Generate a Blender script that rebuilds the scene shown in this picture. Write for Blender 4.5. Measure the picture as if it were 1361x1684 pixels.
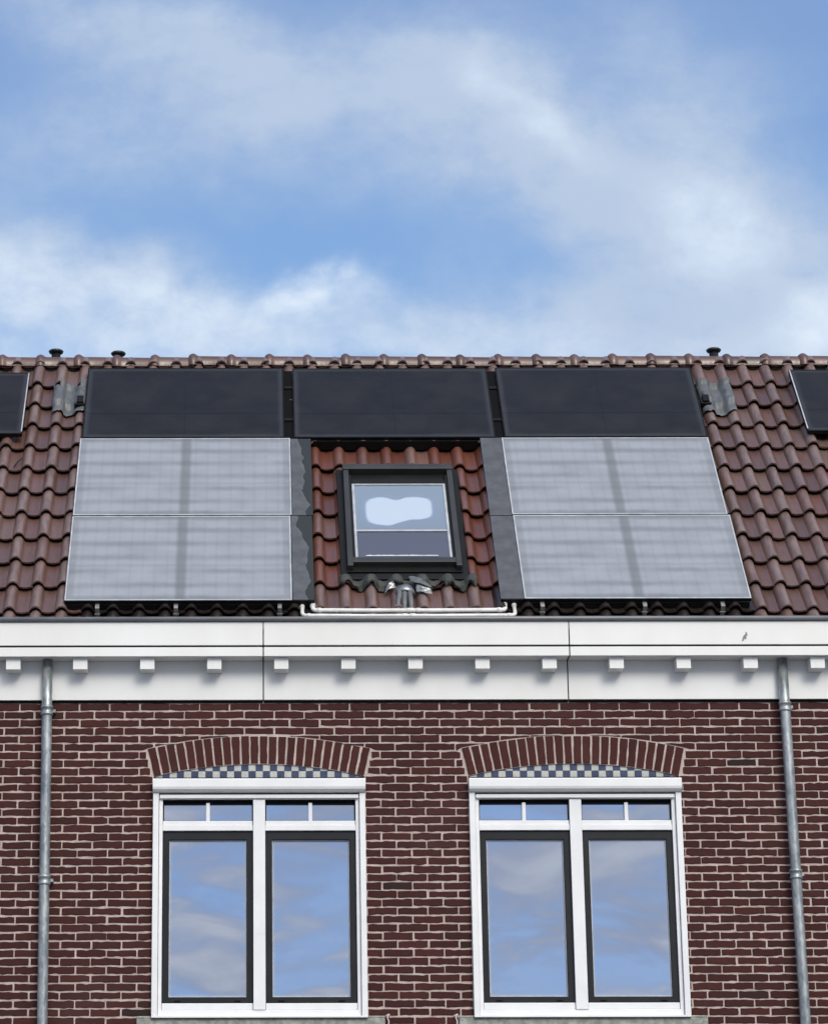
import bpy, math, random
from mathutils import Vector, Matrix, noise
R = math.radians
random.seed(7)
S = bpy.context.scene
for o in list(bpy.data.objects): bpy.data.objects.remove(o)
COL = S.collection

# ------------------------------------------------------------------ camera
cam = bpy.data.cameras.new('camera'); camo = bpy.data.objects.new('camera', cam); COL.objects.link(camo)
cam.sensor_fit = 'VERTICAL'; cam.sensor_height = 24.0; cam.lens = 24.0 * 4545 / 1684
cam.shift_x = 260.5 / 1684; cam.shift_y = 0; cam.clip_end = 3000; cam.clip_start = .1
camo.matrix_world = Matrix.Translation((0, -19.85, 1.6)) @ Matrix.Rotation(R(90 + 16.6), 4, 'X') @ Matrix.Rotation(-.0018, 4, 'Z')
S.camera = camo

# ------------------------------------------------------------------ exposure
S.view_settings.view_transform = 'Standard'; S.view_settings.look = 'None'
S.view_settings.exposure = 0.08; S.view_settings.gamma = 1.0
S.render.resolution_x = 827; S.render.resolution_y = 1024

SUN_EL, SUN_AZ = 33, 20          # azimuth measured from straight behind the camera towards +X

# ------------------------------------------------------------------ node helpers
class NT:
    def __init__(s, tree): s.t = tree; s.n = tree.nodes; s.l = tree.links
    def new(s, kind, **kw):
        n = s.n.new(kind)
        for k, v in kw.items(): setattr(n, k, v)
        return n
    def put(s, node, key, v):
        if v is None: return
        if isinstance(v, bpy.types.NodeSocket): s.l.new(v, node.inputs[key])
        else: node.inputs[key].default_value = v
    def m(s, op, a, b=None, c=None, clamp=False):
        n = s.new('ShaderNodeMath', operation=op, use_clamp=clamp)
        s.put(n, 0, a); s.put(n, 1, b); s.put(n, 2, c); return n.outputs[0]
    def add(s, a, b): return s.m('ADD', a, b)
    def sub(s, a, b): return s.m('SUBTRACT', a, b)
    def mul(s, a, b): return s.m('MULTIPLY', a, b)
    def smooth(s, v, a, b, to0=0.0, to1=1.0):
        n = s.new('ShaderNodeMapRange', interpolation_type='SMOOTHSTEP')
        s.put(n, 0, v); s.put(n, 1, a); s.put(n, 2, b); s.put(n, 3, to0); s.put(n, 4, to1); return n.outputs[0]
    def lin(s, v, a, b, to0=0.0, to1=1.0):
        n = s.new('ShaderNodeMapRange')
        s.put(n, 0, v); s.put(n, 1, a); s.put(n, 2, b); s.put(n, 3, to0); s.put(n, 4, to1); return n.outputs[0]
    def mix(s, f, a, b, blend='MIX'):
        n = s.new('ShaderNodeMix', data_type='RGBA', blend_type=blend)
        s.put(n, 0, f)
        for k, v in ((6, a), (7, b)):
            if isinstance(v, bpy.types.NodeSocket): s.l.new(v, n.inputs[k])
            else: n.inputs[k].default_value = (*v, 1) if len(v) == 3 else v
        return n.outputs[2]
    def noise(s, vec, scale, detail=3.0, rough=.5, dist=0.0):
        n = s.new('ShaderNodeTexNoise'); s.put(n, 'Vector', vec)
        s.put(n, 'Scale', scale); s.put(n, 'Detail', detail); s.put(n, 'Roughness', rough); s.put(n, 'Distortion', dist)
        return n.outputs[0]
    def xyz(s, x, y, z=0.0):
        n = s.new('ShaderNodeCombineXYZ'); s.put(n, 0, x); s.put(n, 1, y); s.put(n, 2, z); return n.outputs[0]
    def sep(s, v):
        n = s.new('ShaderNodeSeparateXYZ'); s.put(n, 0, v); return n.outputs
    def scalev(s, v, sc):
        n = s.new('ShaderNodeVectorMath', operation='MULTIPLY'); s.put(n, 0, v); s.put(n, 1, sc); return n.outputs[0]
    def bump(s, h, strength, dist=.01):
        n = s.new('ShaderNodeBump'); s.put(n, 'Height', h); s.put(n, 'Strength', strength); s.put(n, 'Distance', dist)
        return n.outputs[0]

# ------------------------------------------------------------------ world: Nishita sky with drifting cloud
W = bpy.data.worlds.new('World'); S.world = W; W.use_nodes = True
w = NT(W.node_tree); w.n.clear()
wo = w.new('ShaderNodeOutputWorld'); bg = w.new('ShaderNodeBackground'); bg.inputs[1].default_value = .1
w.l.new(bg.outputs[0], wo.inputs[0])
sky = w.new('ShaderNodeTexSky', sky_type='NISHITA'); sky.sun_disc = False
sky.sun_elevation = R(SUN_EL); sky.sun_rotation = R(180 - SUN_AZ); sky.altitude = 0; sky.air_density = 1.0; sky.dust_density = .6; sky.ozone_density = 2.0
tc = w.new('ShaderNodeTexCoord'); D = tc.outputs['Generated']
dx, dy, dz = w.sep(D)
dyp = w.m('MAXIMUM', dy, .05)
# sky chart over the street: cx, cy grow to the right / downwards, ~1/4 milliradian steps
cx = w.mul(w.add(w.m('DIVIDE', dx, dyp), .1017), 1 / .000243)
cy = w.mul(w.sub(.5118, w.m('DIVIDE', dz, dyp)), 1 / .000258)
base = w.xyz(w.mul(cx, .001), w.mul(cy, .001), 0)
wn = w.new('ShaderNodeTexNoise'); w.put(wn, 'Vector', base); wn.inputs['Scale'].default_value = 3.2; wn.inputs['Detail'].default_value = 6; wn.inputs['Roughness'].default_value = .58
wr = w.sep(wn.outputs['Color'])
qx = w.add(cx, w.mul(w.sub(wr[0], .5), 300)); qy = w.add(cy, w.mul(w.sub(wr[1], .5), 240))
def blob(x, y, rx, ry, ang, amp):
    c, s_ = math.cos(R(ang)), math.sin(R(ang))
    ax = w.sub(qx, x); ay = w.sub(qy, y)
    u = w.mul(w.add(w.mul(ax, c), w.mul(ay, s_)), 1 / rx); v = w.mul(w.sub(w.mul(ay, c), w.mul(ax, s_)), 1 / ry)
    e = w.m('EXPONENT', w.mul(w.add(w.mul(u, u), w.mul(v, v)), -1.0))
    return w.mul(e, amp)
def total(bl):
    t = None
    for b in bl: e = blob(*b); t = e if t is None else w.add(t, e)
    return t
GREY = [(330, 60, 300, 90, 10, .75), (480, 150, 330, 70, 8, .55), (760, 150, 170, 80, 30, .6), (900, 240, 260, 80, 30, .65),
        (1130, 300, 210, 190, 50, .8), (1150, 480, 300, 140, 0, .6), (150, 230, 260, 90, -10, .5), (700, 550, 700, 90, 0, .65),
        (90, 440, 260, 90, 12, .8), (1361, 560, 160, 110, 0, .9), (950, 60, 300, 70, 10, .25), (100, 20, 130, 50, 0, .4), (640, 280, 400, 100, 5, .5)]
WHITE = [(40, 470, 190, 90, 10, .75), (300, 510, 150, 50, 5, .6), (510, 500, 120, 45, -8, .9), (760, 165, 60, 50, 60, .45), (860, 200, 110, 40, 30, .45), (1150, 370, 120, 90, 60, .8),
         (930, 250, 110, 35, 20, .35), (1361, 540, 110, 90, 0, .9), (520, 590, 900, 50, 0, .6), (760, 520, 330, 45, 6, .35), (330, 20, 160, 40, 0, .25)]
fbm = w.noise(w.scalev(base, (1, 1.5, 1)), 5.0, 8, .6, .3)
fbm2 = w.noise(w.scalev(base, (1, 1.4, 1)), 16.0, 6, .6, .2)
tex = w.add(w.lin(fbm, .25, .75, .65, 1.28), w.lin(fbm2, .3, .7, -.16, .16))
front = w.smooth(dy, .1, .3)
gmask = w.mul(w.smooth(w.mul(total(GREY), tex), -.12, 1.15), front)
wmask = w.mul(w.smooth(w.mul(total(WHITE), tex), .05, 1.35), front)
# the rest of the sky: cloud sheet projected on a flat layer
dzp = w.m('MAXIMUM', dz, .04)
flat = w.xyz(w.m('DIVIDE', dx, dzp), w.m('DIVIDE', dy, dzp), 0)
fn = w.noise(w.scalev(flat, (1.6, 1.0, 1)), 1.5, 6, .55, .3)
fn2 = w.noise(w.scalev(flat, (2.0, 1.0, 1)), .37, 3, .5, .2)
back = w.sub(1.0, front)
bm = w.mul(w.smooth(w.add(w.mul(fn, .75), w.mul(fn2, .25)), .43, .58), back)
tint = w.mix(1.0, sky.outputs[0], (1.0, 1.0, 1.0), 'MULTIPLY')
lum = w.new('ShaderNodeHueSaturation'); w.l.new(tint, lum.inputs['Color']); lum.inputs['Saturation'].default_value = 1.0; lum.inputs['Value'].default_value = 1.0
blue = w.mix(w.smooth(cy, -100, 620), (2.35, 3.85, 7.1), (2.0, 4.2, 8.1))
skyc = w.mix(.72, lum.outputs[0], blue)
c1 = w.mix(gmask, skyc, (4.6, 5.65, 7.35))
c2 = w.mix(wmask, c1, (7.2, 8.2, 9.4))
c3 = w.mix(bm, c2, w.mix(w.smooth(fn, .45, .7), (3.6, 3.9, 5.0), (6.6, 6.6, 7.1)))
# unseen glow around the sun direction, added to brighten the facade
sd = Vector((math.sin(R(SUN_AZ)) * math.cos(R(SUN_EL)), -math.cos(R(SUN_AZ)) * math.cos(R(SUN_EL)), math.sin(R(SUN_EL))))
dp = w.new('ShaderNodeVectorMath', operation='DOT_PRODUCT'); w.put(dp, 0, D); dp.inputs[1].default_value = sd
glow = w.mul(w.m('EXPONENT', w.mul(w.sub(dp.outputs['Value'], 1.0), 6.0)), w.mul(w.lin(fn2, .3, .7, .8, 1.2), w.smooth(dz, .24, .50)))
GLOW = 32
gl = w.new('ShaderNodeMix', data_type='RGBA', blend_type='ADD'); gl.inputs[0].default_value = 1
w.l.new(c3, gl.inputs[6]); w.l.new(w.mix(w.m('MULTIPLY', glow, 1.0), (0, 0, 0), (GLOW, GLOW * .93, GLOW * .79)), gl.inputs[7])
w.l.new(gl.outputs[2], bg.inputs[0])
W.cycles.sampling_method = 'AUTOMATIC'

# ------------------------------------------------------------------ sun
sl = bpy.data.lights.new('sun', 'SUN'); sl.energy = 1.3; sl.angle = R(20); sl.color = (1.0, .95, .86)
so = bpy.data.objects.new('sun', sl); COL.objects.link(so); so.rotation_euler = sd.to_track_quat('Z', 'Y').to_euler(); so.location = sd * 50

# ------------------------------------------------------------------ materials
def mat(name):
    m = bpy.data.materials.new(name); m.use_nodes = True; t = NT(m.node_tree)
    return m, t, t.n['Principled BSDF']
def P(t, b, **kw):
    for k, v in kw.items():
        k = {'color': 'Base Color', 'rough': 'Roughness', 'metal': 'Metallic', 'normal': 'Normal', 'spec': 'Specular IOR Level', 'coat': 'Coat Weight', 'coatr': 'Coat Roughness'}[k]
        if isinstance(v, tuple) and len(v) == 3: v = (*v, 1)
        t.put(b, k, v)
def gco(t): return t.new('ShaderNodeNewGeometry').outputs['Position']
def oco(t): return t.new('ShaderNodeTexCoord').outputs['Object']
def simple(name, c, rough=.5, metal=0.0, var=.12, scale=8.0, bump=0.0, spec=.5, c2=None, bscale=60.0, streak=(1, 1, 1)):
    m, t, b = mat(name); v = t.scalev(gco(t), streak)
    n = t.noise(v, scale, 5, .6)
    dark = c2 or tuple(x * (1 - var * 2) for x in c)
    P(t, b, color=t.mix(t.smooth(n, .3, .72), dark, c), rough=t.lin(n, .3, .7, rough * .88, min(1, rough * 1.12)), metal=metal, spec=spec)
    if bump: P(t, b, normal=t.bump(t.noise(v, bscale, 4, .6), bump, .004))
    return m
M = {}
M['white_paint'] = simple('white_paint', (.81, .82, .82), .35, var=.03, scale=1.6, bump=.05, c2=(.74, .745, .73), streak=(1, 1, .4))
M['window_white'] = simple('window_white', (.82, .83, .85), .3, var=.02, scale=4, c2=(.74, .76, .78))
M['anthracite'] = simple('anthracite', (.009, .011, .015), .42, var=.15, scale=6, spec=.3)
M['black'] = simple('black_metal', (.006, .0065, .0075), .55, var=.2, scale=9, spec=.2)
M['black_rubber'] = simple('black_rubber', (.006, .006, .007), .8, var=.2, spec=.1)
M['gutter_zinc'] = simple('gutter_zinc', (.21, .22, .235), .5, metal=.35, var=.12, scale=5, bump=.1)
M['window_metal'] = simple('skylight_aluminium', (.040, .042, .042), .45, metal=.2, var=.1, scale=4)
M['flash_dark'] = simple('dark_flashing', (.010, .011, .0125), .55, metal=0.0, spec=.2, var=.15, scale=6)
M['lead'] = simple('lead_sheet', (.15, .16, .17), .5, metal=.2, var=.22, scale=14, bump=.5, c2=(.10, .11, .12), bscale=22)
M['lead_mossy'] = simple('mossy_lead', (.060, .064, .060), .65, metal=.1, var=.25, scale=18, bump=.6, c2=(.030, .036, .030), bscale=25)
M['alu_tape'] = simple('crumpled_aluminium', (.36, .37, .38), .35, metal=.75, var=.2, scale=25, bump=.8, bscale=30)
M['pvc'] = simple('white_plastic_pipe', (.80, .80, .79), .35, var=.08, scale=7, c2=(.62, .62, .60))
M['alu'] = simple('aluminium_bracket', (.42, .43, .43), .45, metal=.5, var=.2, scale=20)
M['stone'] = simple('sill_stone', (.40, .40, .37), .85, var=.2, scale=22, bump=.5, c2=(.20, .21, .19))
M['plastic_cap'] = simple('dark_flue_plastic', (.018, .019, .021), .45, var=.2)
M['pavement'] = simple('pavement', (.16, .155, .15), .9, var=.2, scale=2, bump=.3)
M['render_back'] = simple('side_render', (.30, .22, .19), .9, var=.1, scale=2)
M['tile_navy'] = simple('navy_glazed_tile', (.045, .06, .125), .25, var=.15, scale=40)
M['tile_cream'] = simple('cream_glazed_tile', (.50, .51, .48), .3, var=.1, scale=40)
M['twig'] = simple('dead_twig', (.03, .02, .015), .8)
M['scuff'] = simple('bare_scuff', (.34, .36, .33), .8, var=.25, scale=60)
M['clip'] = simple('cable_clip', (.60, .56, .54), .5)
M['frost_frame'] = simple('frosted_frame', (.50, .53, .57), .5, metal=.2, var=.08, scale=9, c2=(.36, .38, .41))

def brick_material():
    m, t, b = mat('brick'); a = t.new('ShaderNodeAttribute', attribute_name='tint').outputs['Color']
    ar, ag, ab = t.sep(a); g = gco(t)
    c = t.mix(t.smooth(ar, 0, 1), (.050, .0142, .0125), (.070, .0205, .0175))
    c = t.mix(ag, c, (.019, .016, .015))
    n = t.noise(g, 28, 6, .65); c = t.mix(t.lin(n, .3, .7, 0, .45), c, (.024, .010, .010))
    n2 = t.noise(g, 120, 4, .7); c = t.mix(t.smooth(n2, .60, .76, 0, .3), c, (.17, .11, .10))
    n3 = t.noise(g, 1.1, 3, .5); c = t.mix(t.smooth(n3, .52, .75, 0, .25), c, (.10, .05, .045))
    P(t, b, color=c, rough=.86, spec=.25, normal=t.bump(t.add(t.mul(n, .6), t.mul(n2, .5)), .7, .004)); return m
M['brick'] = brick_material()
def mortar_material():
    m, t, b = mat('mortar'); g = gco(t)
    n = t.noise(g, 9, 6, .6); n2 = t.noise(g, 70, 4, .65)
    c = t.mix(t.smooth(n, .3, .7), (.44, .355, .33), (.62, .53, .495)); c = t.mix(t.smooth(n2, .35, .7, .25, 0), c, (.28, .20, .195))
    P(t, b, color=c, rough=.95, spec=.1, normal=t.bump(n2, .8, .004)); return m
M['mortar'] = mortar_material()
def tile_material(name='clay_tile', crests=1.0):
    m, t, b = mat(name); a = t.new('ShaderNodeAttribute', attribute_name='tint').outputs['Color']
    ar, ag, ab = t.sep(a); g = gco(t)
    old = t.mix(ar, (.082, .042, .035), (.145, .080, .067)) if crests else t.mix(ar, (.060, .030, .025), (.110, .058, .048)); new = t.mix(ar, (.085, .024, .014), (.140, .042, .025))
    n = t.noise(t.scalev(oco(t), (7, 1.4, 7)), 5, 6, .6)
    n2 = t.noise(g, 45, 5, .6)
    ox = t.sep(oco(t))[0]
    crest = t.smooth(t.m('ABSOLUTE', t.sub(t.m('FRACT', t.add(t.mul(t.add(ox, 1.855), 1 / .1955), 10.52)), .5)), .30, .12)      # paler crests, the rolls' highlight painted into the colour
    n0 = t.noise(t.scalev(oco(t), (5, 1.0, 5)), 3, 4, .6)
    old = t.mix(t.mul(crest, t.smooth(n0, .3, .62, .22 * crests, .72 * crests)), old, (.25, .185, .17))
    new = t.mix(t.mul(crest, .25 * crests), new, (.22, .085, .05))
    c = t.mix(ag, old, new)
    c = t.mix(t.smooth(n, .42, .75, 0, .5), c, (.055, .028, .025))
    c = t.mix(t.lin(ab, 0, -1, 0, .93), c, (.010, .007, .006))  # negative blue channel: painted shade under the panels
    c = t.mix(t.smooth(ab, .5, 1, 0, .25), c, (.22, .17, .15))
    c = t.mix(t.smooth(n2, .60, .78, 0, .25), c, (.24, .18, .155))
    P(t, b, color=c, rough=t.lin(n, .3, .7, .30, .44), spec=.8, normal=t.bump(t.add(n2, t.mul(n, .5)), .25, .004)); return m
M['tile'] = tile_material(); M['ridge_tile'] = tile_material('ridge_clay', 0.0)
def galvanised():
    m, t, b = mat('galvanised_steel'); g = gco(t)
    v = t.new('ShaderNodeTexVoronoi', feature='F1'); t.put(v, 'Vector', t.scalev(g, (1, 1, .45))); v.inputs['Scale'].default_value = 60
    n = t.noise(t.scalev(g, (1, 1, .3)), 14, 5, .65)
    c = t.mix(t.smooth(n, .3, .7), (.22, .25, .27), (.42, .45, .46)); c = t.mix(.3, c, t.sep(v.outputs['Color'])[0], 'SOFT_LIGHT')
    c = t.mix(t.smooth(t.noise(g, 30, 4, .7), .62, .74, 0, .5), c, (.25, .21, .19))
    P(t, b, color=c, rough=t.lin(n, .3, .7, .32, .5), metal=.55); return m
M['galvanised'] = galvanised()
def frosted_panel():
    m, t, b = mat('frosted_solar_glass'); v = t.new('ShaderNodeTexCoord').outputs['Generated']; g = oco(t)
    x, y, z = t.sep(v)
    wob = t.noise(g, 7, 5, .6); xw = t.add(x, t.mul(t.sub(wob, .5), .02)); yw = t.add(y, t.mul(t.sub(wob, .5), .035))
    inner = t.mul(t.smooth(t.m('ABSOLUTE', t.sub(xw, .5)), .478, .462), t.smooth(t.m('ABSOLUTE', t.sub(yw, .5)), .475, .44))
    mid = t.smooth(t.m('ABSOLUTE', t.sub(x, .507)), .012, .034)                      # cable zone down the middle keeps less frost
    row = t.m('ABSOLUTE', t.sub(t.m('FRACT', t.mul(yw, 6.0)), .5))
    rows = t.lin(t.mul(t.smooth(row, .16, .5), t.lin(t.noise(t.xyz(t.mul(x, 2.0), t.m('ROUND', t.mul(yw, 6.0)), 4.0), 1.7, 2, .5), .3, .7, .25, 1.1)), 0, 1, 1, .55)
    cols = t.smooth(t.m('ABSOLUTE', t.sub(t.m('FRACT', t.mul(x, 18.0)), .5)), .3, .5, 1, .9)
    n = t.noise(t.scalev(g, (1, 2.2, 1)), 3.2, 6, .6); n2 = t.noise(g, 60, 4, .7)
    f = t.mul(t.mul(t.mul(t.lin(mid, 0, 1, .42, 1), t.lin(inner, 0, 1, .70, 1)), rows), cols)
    f = t.m('ADD', t.mul(f, t.lin(n, .25, .75, .72, 1.15)), t.mul(t.sub(n2, .5), .16), clamp=True)
    sep_l = t.mul(t.smooth(t.m('ABSOLUTE', t.sub(yw, .4)), .0, .03, .8, 1), 1.0)
    f = t.mul(f, sep_l)
    c = t.mix(f, (.105, .116, .125), (.285, .307, .35))
    P(t, b, color=c, rough=.55, spec=.35, coat=.25, coatr=.35, normal=t.bump(n2, .12, .003)); return m
M['frosted'] = frosted_panel()
def dark_panel():
    m, t, b = mat('dark_solar_glass'); v = t.new('ShaderNodeTexCoord').outputs['Generated']; g = oco(t)
    x, y, z = t.sep(v); wob = t.noise(g, 5, 4, .6)
    ex = t.add(t.m('ABSOLUTE', t.sub(x, .5)), t.mul(t.sub(wob, .5), .012)); ey = t.add(t.m('ABSOLUTE', t.sub(y, .5)), t.mul(t.sub(wob, .5), .02))
    edge = t.m('MAXIMUM', t.smooth(ex, .470, .494), t.smooth(ey, .45, .49))
    ln = t.m('MINIMUM', t.smooth(t.m('ABSOLUTE', t.sub(x, .505)), .001, .004), t.smooth(t.m('ABSOLUTE', t.sub(y, .335)), .004, .018))
    cl = t.smooth(t.m('ABSOLUTE', t.sub(t.m('FRACT', t.mul(x, 18.0)), .5)), .46, .5, 1, .93)
    rw = t.smooth(t.m('ABSOLUTE', t.sub(t.m('FRACT', t.mul(y, 6.0)), .5)), .40, .5, 1, .9)
    n = t.noise(t.scalev(g, (1, 1.6, 1)), 2.6, 6, .6); n2 = t.noise(g, 80, 3, .7)
    c = t.mix(t.smooth(n, .3, .75), (.008, .0078, .0095), (.016, .016, .0195))
    c = t.mix(t.lin(t.mul(ln, t.mul(cl, rw)), 0, 1, .6, 0), c, (.003, .003, .005)); c = t.mix(t.mul(edge, .26), c, (.085, .09, .105))
    c = t.mix(t.smooth(n2, .62, .8, 0, .25), c, (.09, .09, .10))
    P(t, b, color=c, rough=t.lin(n, .3, .7, .30, .42), spec=.22); return m
M['dark_glass'] = dark_panel()
def strip_mat(name, wet):
    m, t, b = mat(name); v = t.new('ShaderNodeTexCoord').outputs['Generated']; g = oco(t); x, y, z = t.sep(v)
    n = t.noise(g, 9, 5, .6); c = t.mix(t.smooth(n, .3, .7), (.065, .068, .076), (.100, .104, .116))
    if wet:
        e = t.add(x, t.add(t.mul(t.sub(t.noise(t.scalev(t.new('ShaderNodeNewGeometry').outputs['Position'], (0, 2.4, 2.4)), 1.5, 5, .5), .5), 1.35), t.mul(t.m('POWER', y, 3.0), .38)))
        k = t.smooth(e, .70, .73); c = t.mix(k, c, (.020, .024, .024)); c = t.mix(t.mul(t.smooth(e, .66, .70, 0, .3), t.sub(1.0, k)), c, (.20, .21, .225))
    P(t, b, color=c, rough=.45, metal=.1); return m
M['strip_wet'] = strip_mat('infill_plate_part_thawed', True); M['strip'] = strip_mat('infill_plate_frosted', False)
def window_glass(name, seed, dark=(.02, .025, .04)):
    m, t, b = mat(name); g = oco(t)
    t.n.remove(b); out = t.n['Material Output']
    d = t.new('ShaderNodeBsdfPrincipled'); d.inputs['Base Color'].default_value = (*dark, 1); d.inputs['Roughness'].default_value = .1; d.inputs['Specular IOR Level'].default_value = .5
    gl_ = t.new('ShaderNodeBsdfGlossy'); gl_.inputs['Roughness'].default_value = .015; gl_.inputs['Color'].default_value = (.78, .87, 1.0, 1)
    off = t.new('ShaderNodeVectorMath', operation='ADD'); t.put(off, 0, g); off.inputs[1].default_value = (seed * 3.1, seed, seed * 1.7)
    n = t.noise(off.outputs[0], .9, 1, .4, .0); bn = t.bump(n, .035, .12); t.l.new(bn, gl_.inputs['Normal'])
    x, y, z = t.sep(t.new('ShaderNodeTexCoord').outputs['Generated'])
    dust = t.noise(t.scalev(off.outputs[0], (1, 1, 2)), 5, 5, .6)
    ed = t.m('MAXIMUM', t.smooth(t.m('ABSOLUTE', t.sub(x, .5)), .47, .497), t.smooth(t.m('ABSOLUTE', t.sub(z, .5)), .482, .498))
    f = t.new('ShaderNodeMixShader'); t.put(f, 0, .72); t.l.new(d.outputs[0], f.inputs[1]); t.l.new(gl_.outputs[0], f.inputs[2])
    haze = t.new('ShaderNodeBsdfDiffuse'); haze.inputs[0].default_value = (.45, .5, .6, 1)
    f2 = t.new('ShaderNodeMixShader'); t.put(f2, 0, t.add(t.mul(ed, .30), t.smooth(dust, .45, .8, .02, .14))); t.l.new(f.outputs[0], f2.inputs[1]); t.l.new(haze.outputs[0], f2.inputs[2])
    t.l.new(f2.outputs[0], out.inputs[0]); return m
for i in range(4): M['pane%d' % i] = window_glass('window_glass_%d' % i, 1.0 + i * 2.7)
def skylight_glass():
    m, t, b = mat('misted_skylight_glass'); x, y, z = t.sep(t.new('ShaderNodeTexCoord').outputs['Generated']); g = oco(t)
    n = t.noise(g, 5, 3, .5)
    # clear patch melted into the mist: rounded, slightly pinched
    px = t.sub(x, .485)
    yt = t.sub(.84, t.add(t.mul(t.m('EXPONENT', t.mul(t.m('POWER', t.m('ABSOLUTE', t.mul(t.add(px, .02), 1 / .09)), 2.0), -1.0)), .035), t.mul(t.sub(n, .5), .05)))
    yb = t.add(t.smooth(px, -.16, .18, .455, .53), t.mul(t.sub(n, .5), .06))
    py = t.m('DIVIDE', t.sub(y, t.mul(t.add(yt, yb), .5)), t.mul(t.sub(yt, yb), .5))
    q = t.add(t.m('POWER', t.m('ABSOLUTE', t.mul(px, 1 / .37)), 5.0), t.m('POWER', t.m('ABSOLUTE', py), 4.0))
    patch = t.smooth(q, 1.25, .72); rim = t.mul(t.smooth(q, 2.2, 1.0), t.sub(1.0, patch))
    P(t, b, color=t.mix(t.smooth(y, .05, .9), (.15, .185, .225), (.19, .24, .29)), rough=.5, spec=.5)
    out = t.n['Material Output']
    gls = t.new('ShaderNodeBsdfGlossy'); gls.inputs['Roughness'].default_value = .03; gls.inputs['Color'].default_value = (.9, .95, 1, 1)
    wht = t.new('ShaderNodeBsdfPrincipled'); wht.inputs['Base Color'].default_value = (.52, .60, .68, 1); wht.inputs['Roughness'].default_value = .25
    tr = t.new('ShaderNodeBsdfTransparent')
    def mx(f, a, c):
        k = t.new('ShaderNodeMixShader'); t.put(k, 0, f); t.l.new(a, k.inputs[1]); t.l.new(c, k.inputs[2]); return k.outputs[0]
    upper = t.smooth(y, .368, .372)
    fog = mx(.25, b.outputs[0], gls.outputs[0])
    fog = mx(t.mul(rim, .25), fog, gls.outputs[0])
    up = mx(patch, fog, mx(.25, wht.outputs[0], gls.outputs[0]))
    mist = t.new('ShaderNodeBsdfDiffuse'); mist.inputs[0].default_value = (.165, .165, .215, 1)
    low = mx(.16, mx(.45, tr.outputs[0], mist.outputs[0]), gls.outputs[0])
    t.l.new(mx(upper, low, up), out.inputs[0]); return m
M['skyglass'] = skylight_glass()
M['room_dark'] = simple('room_wall', (.50, .42, .55), .9, var=.1)

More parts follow.
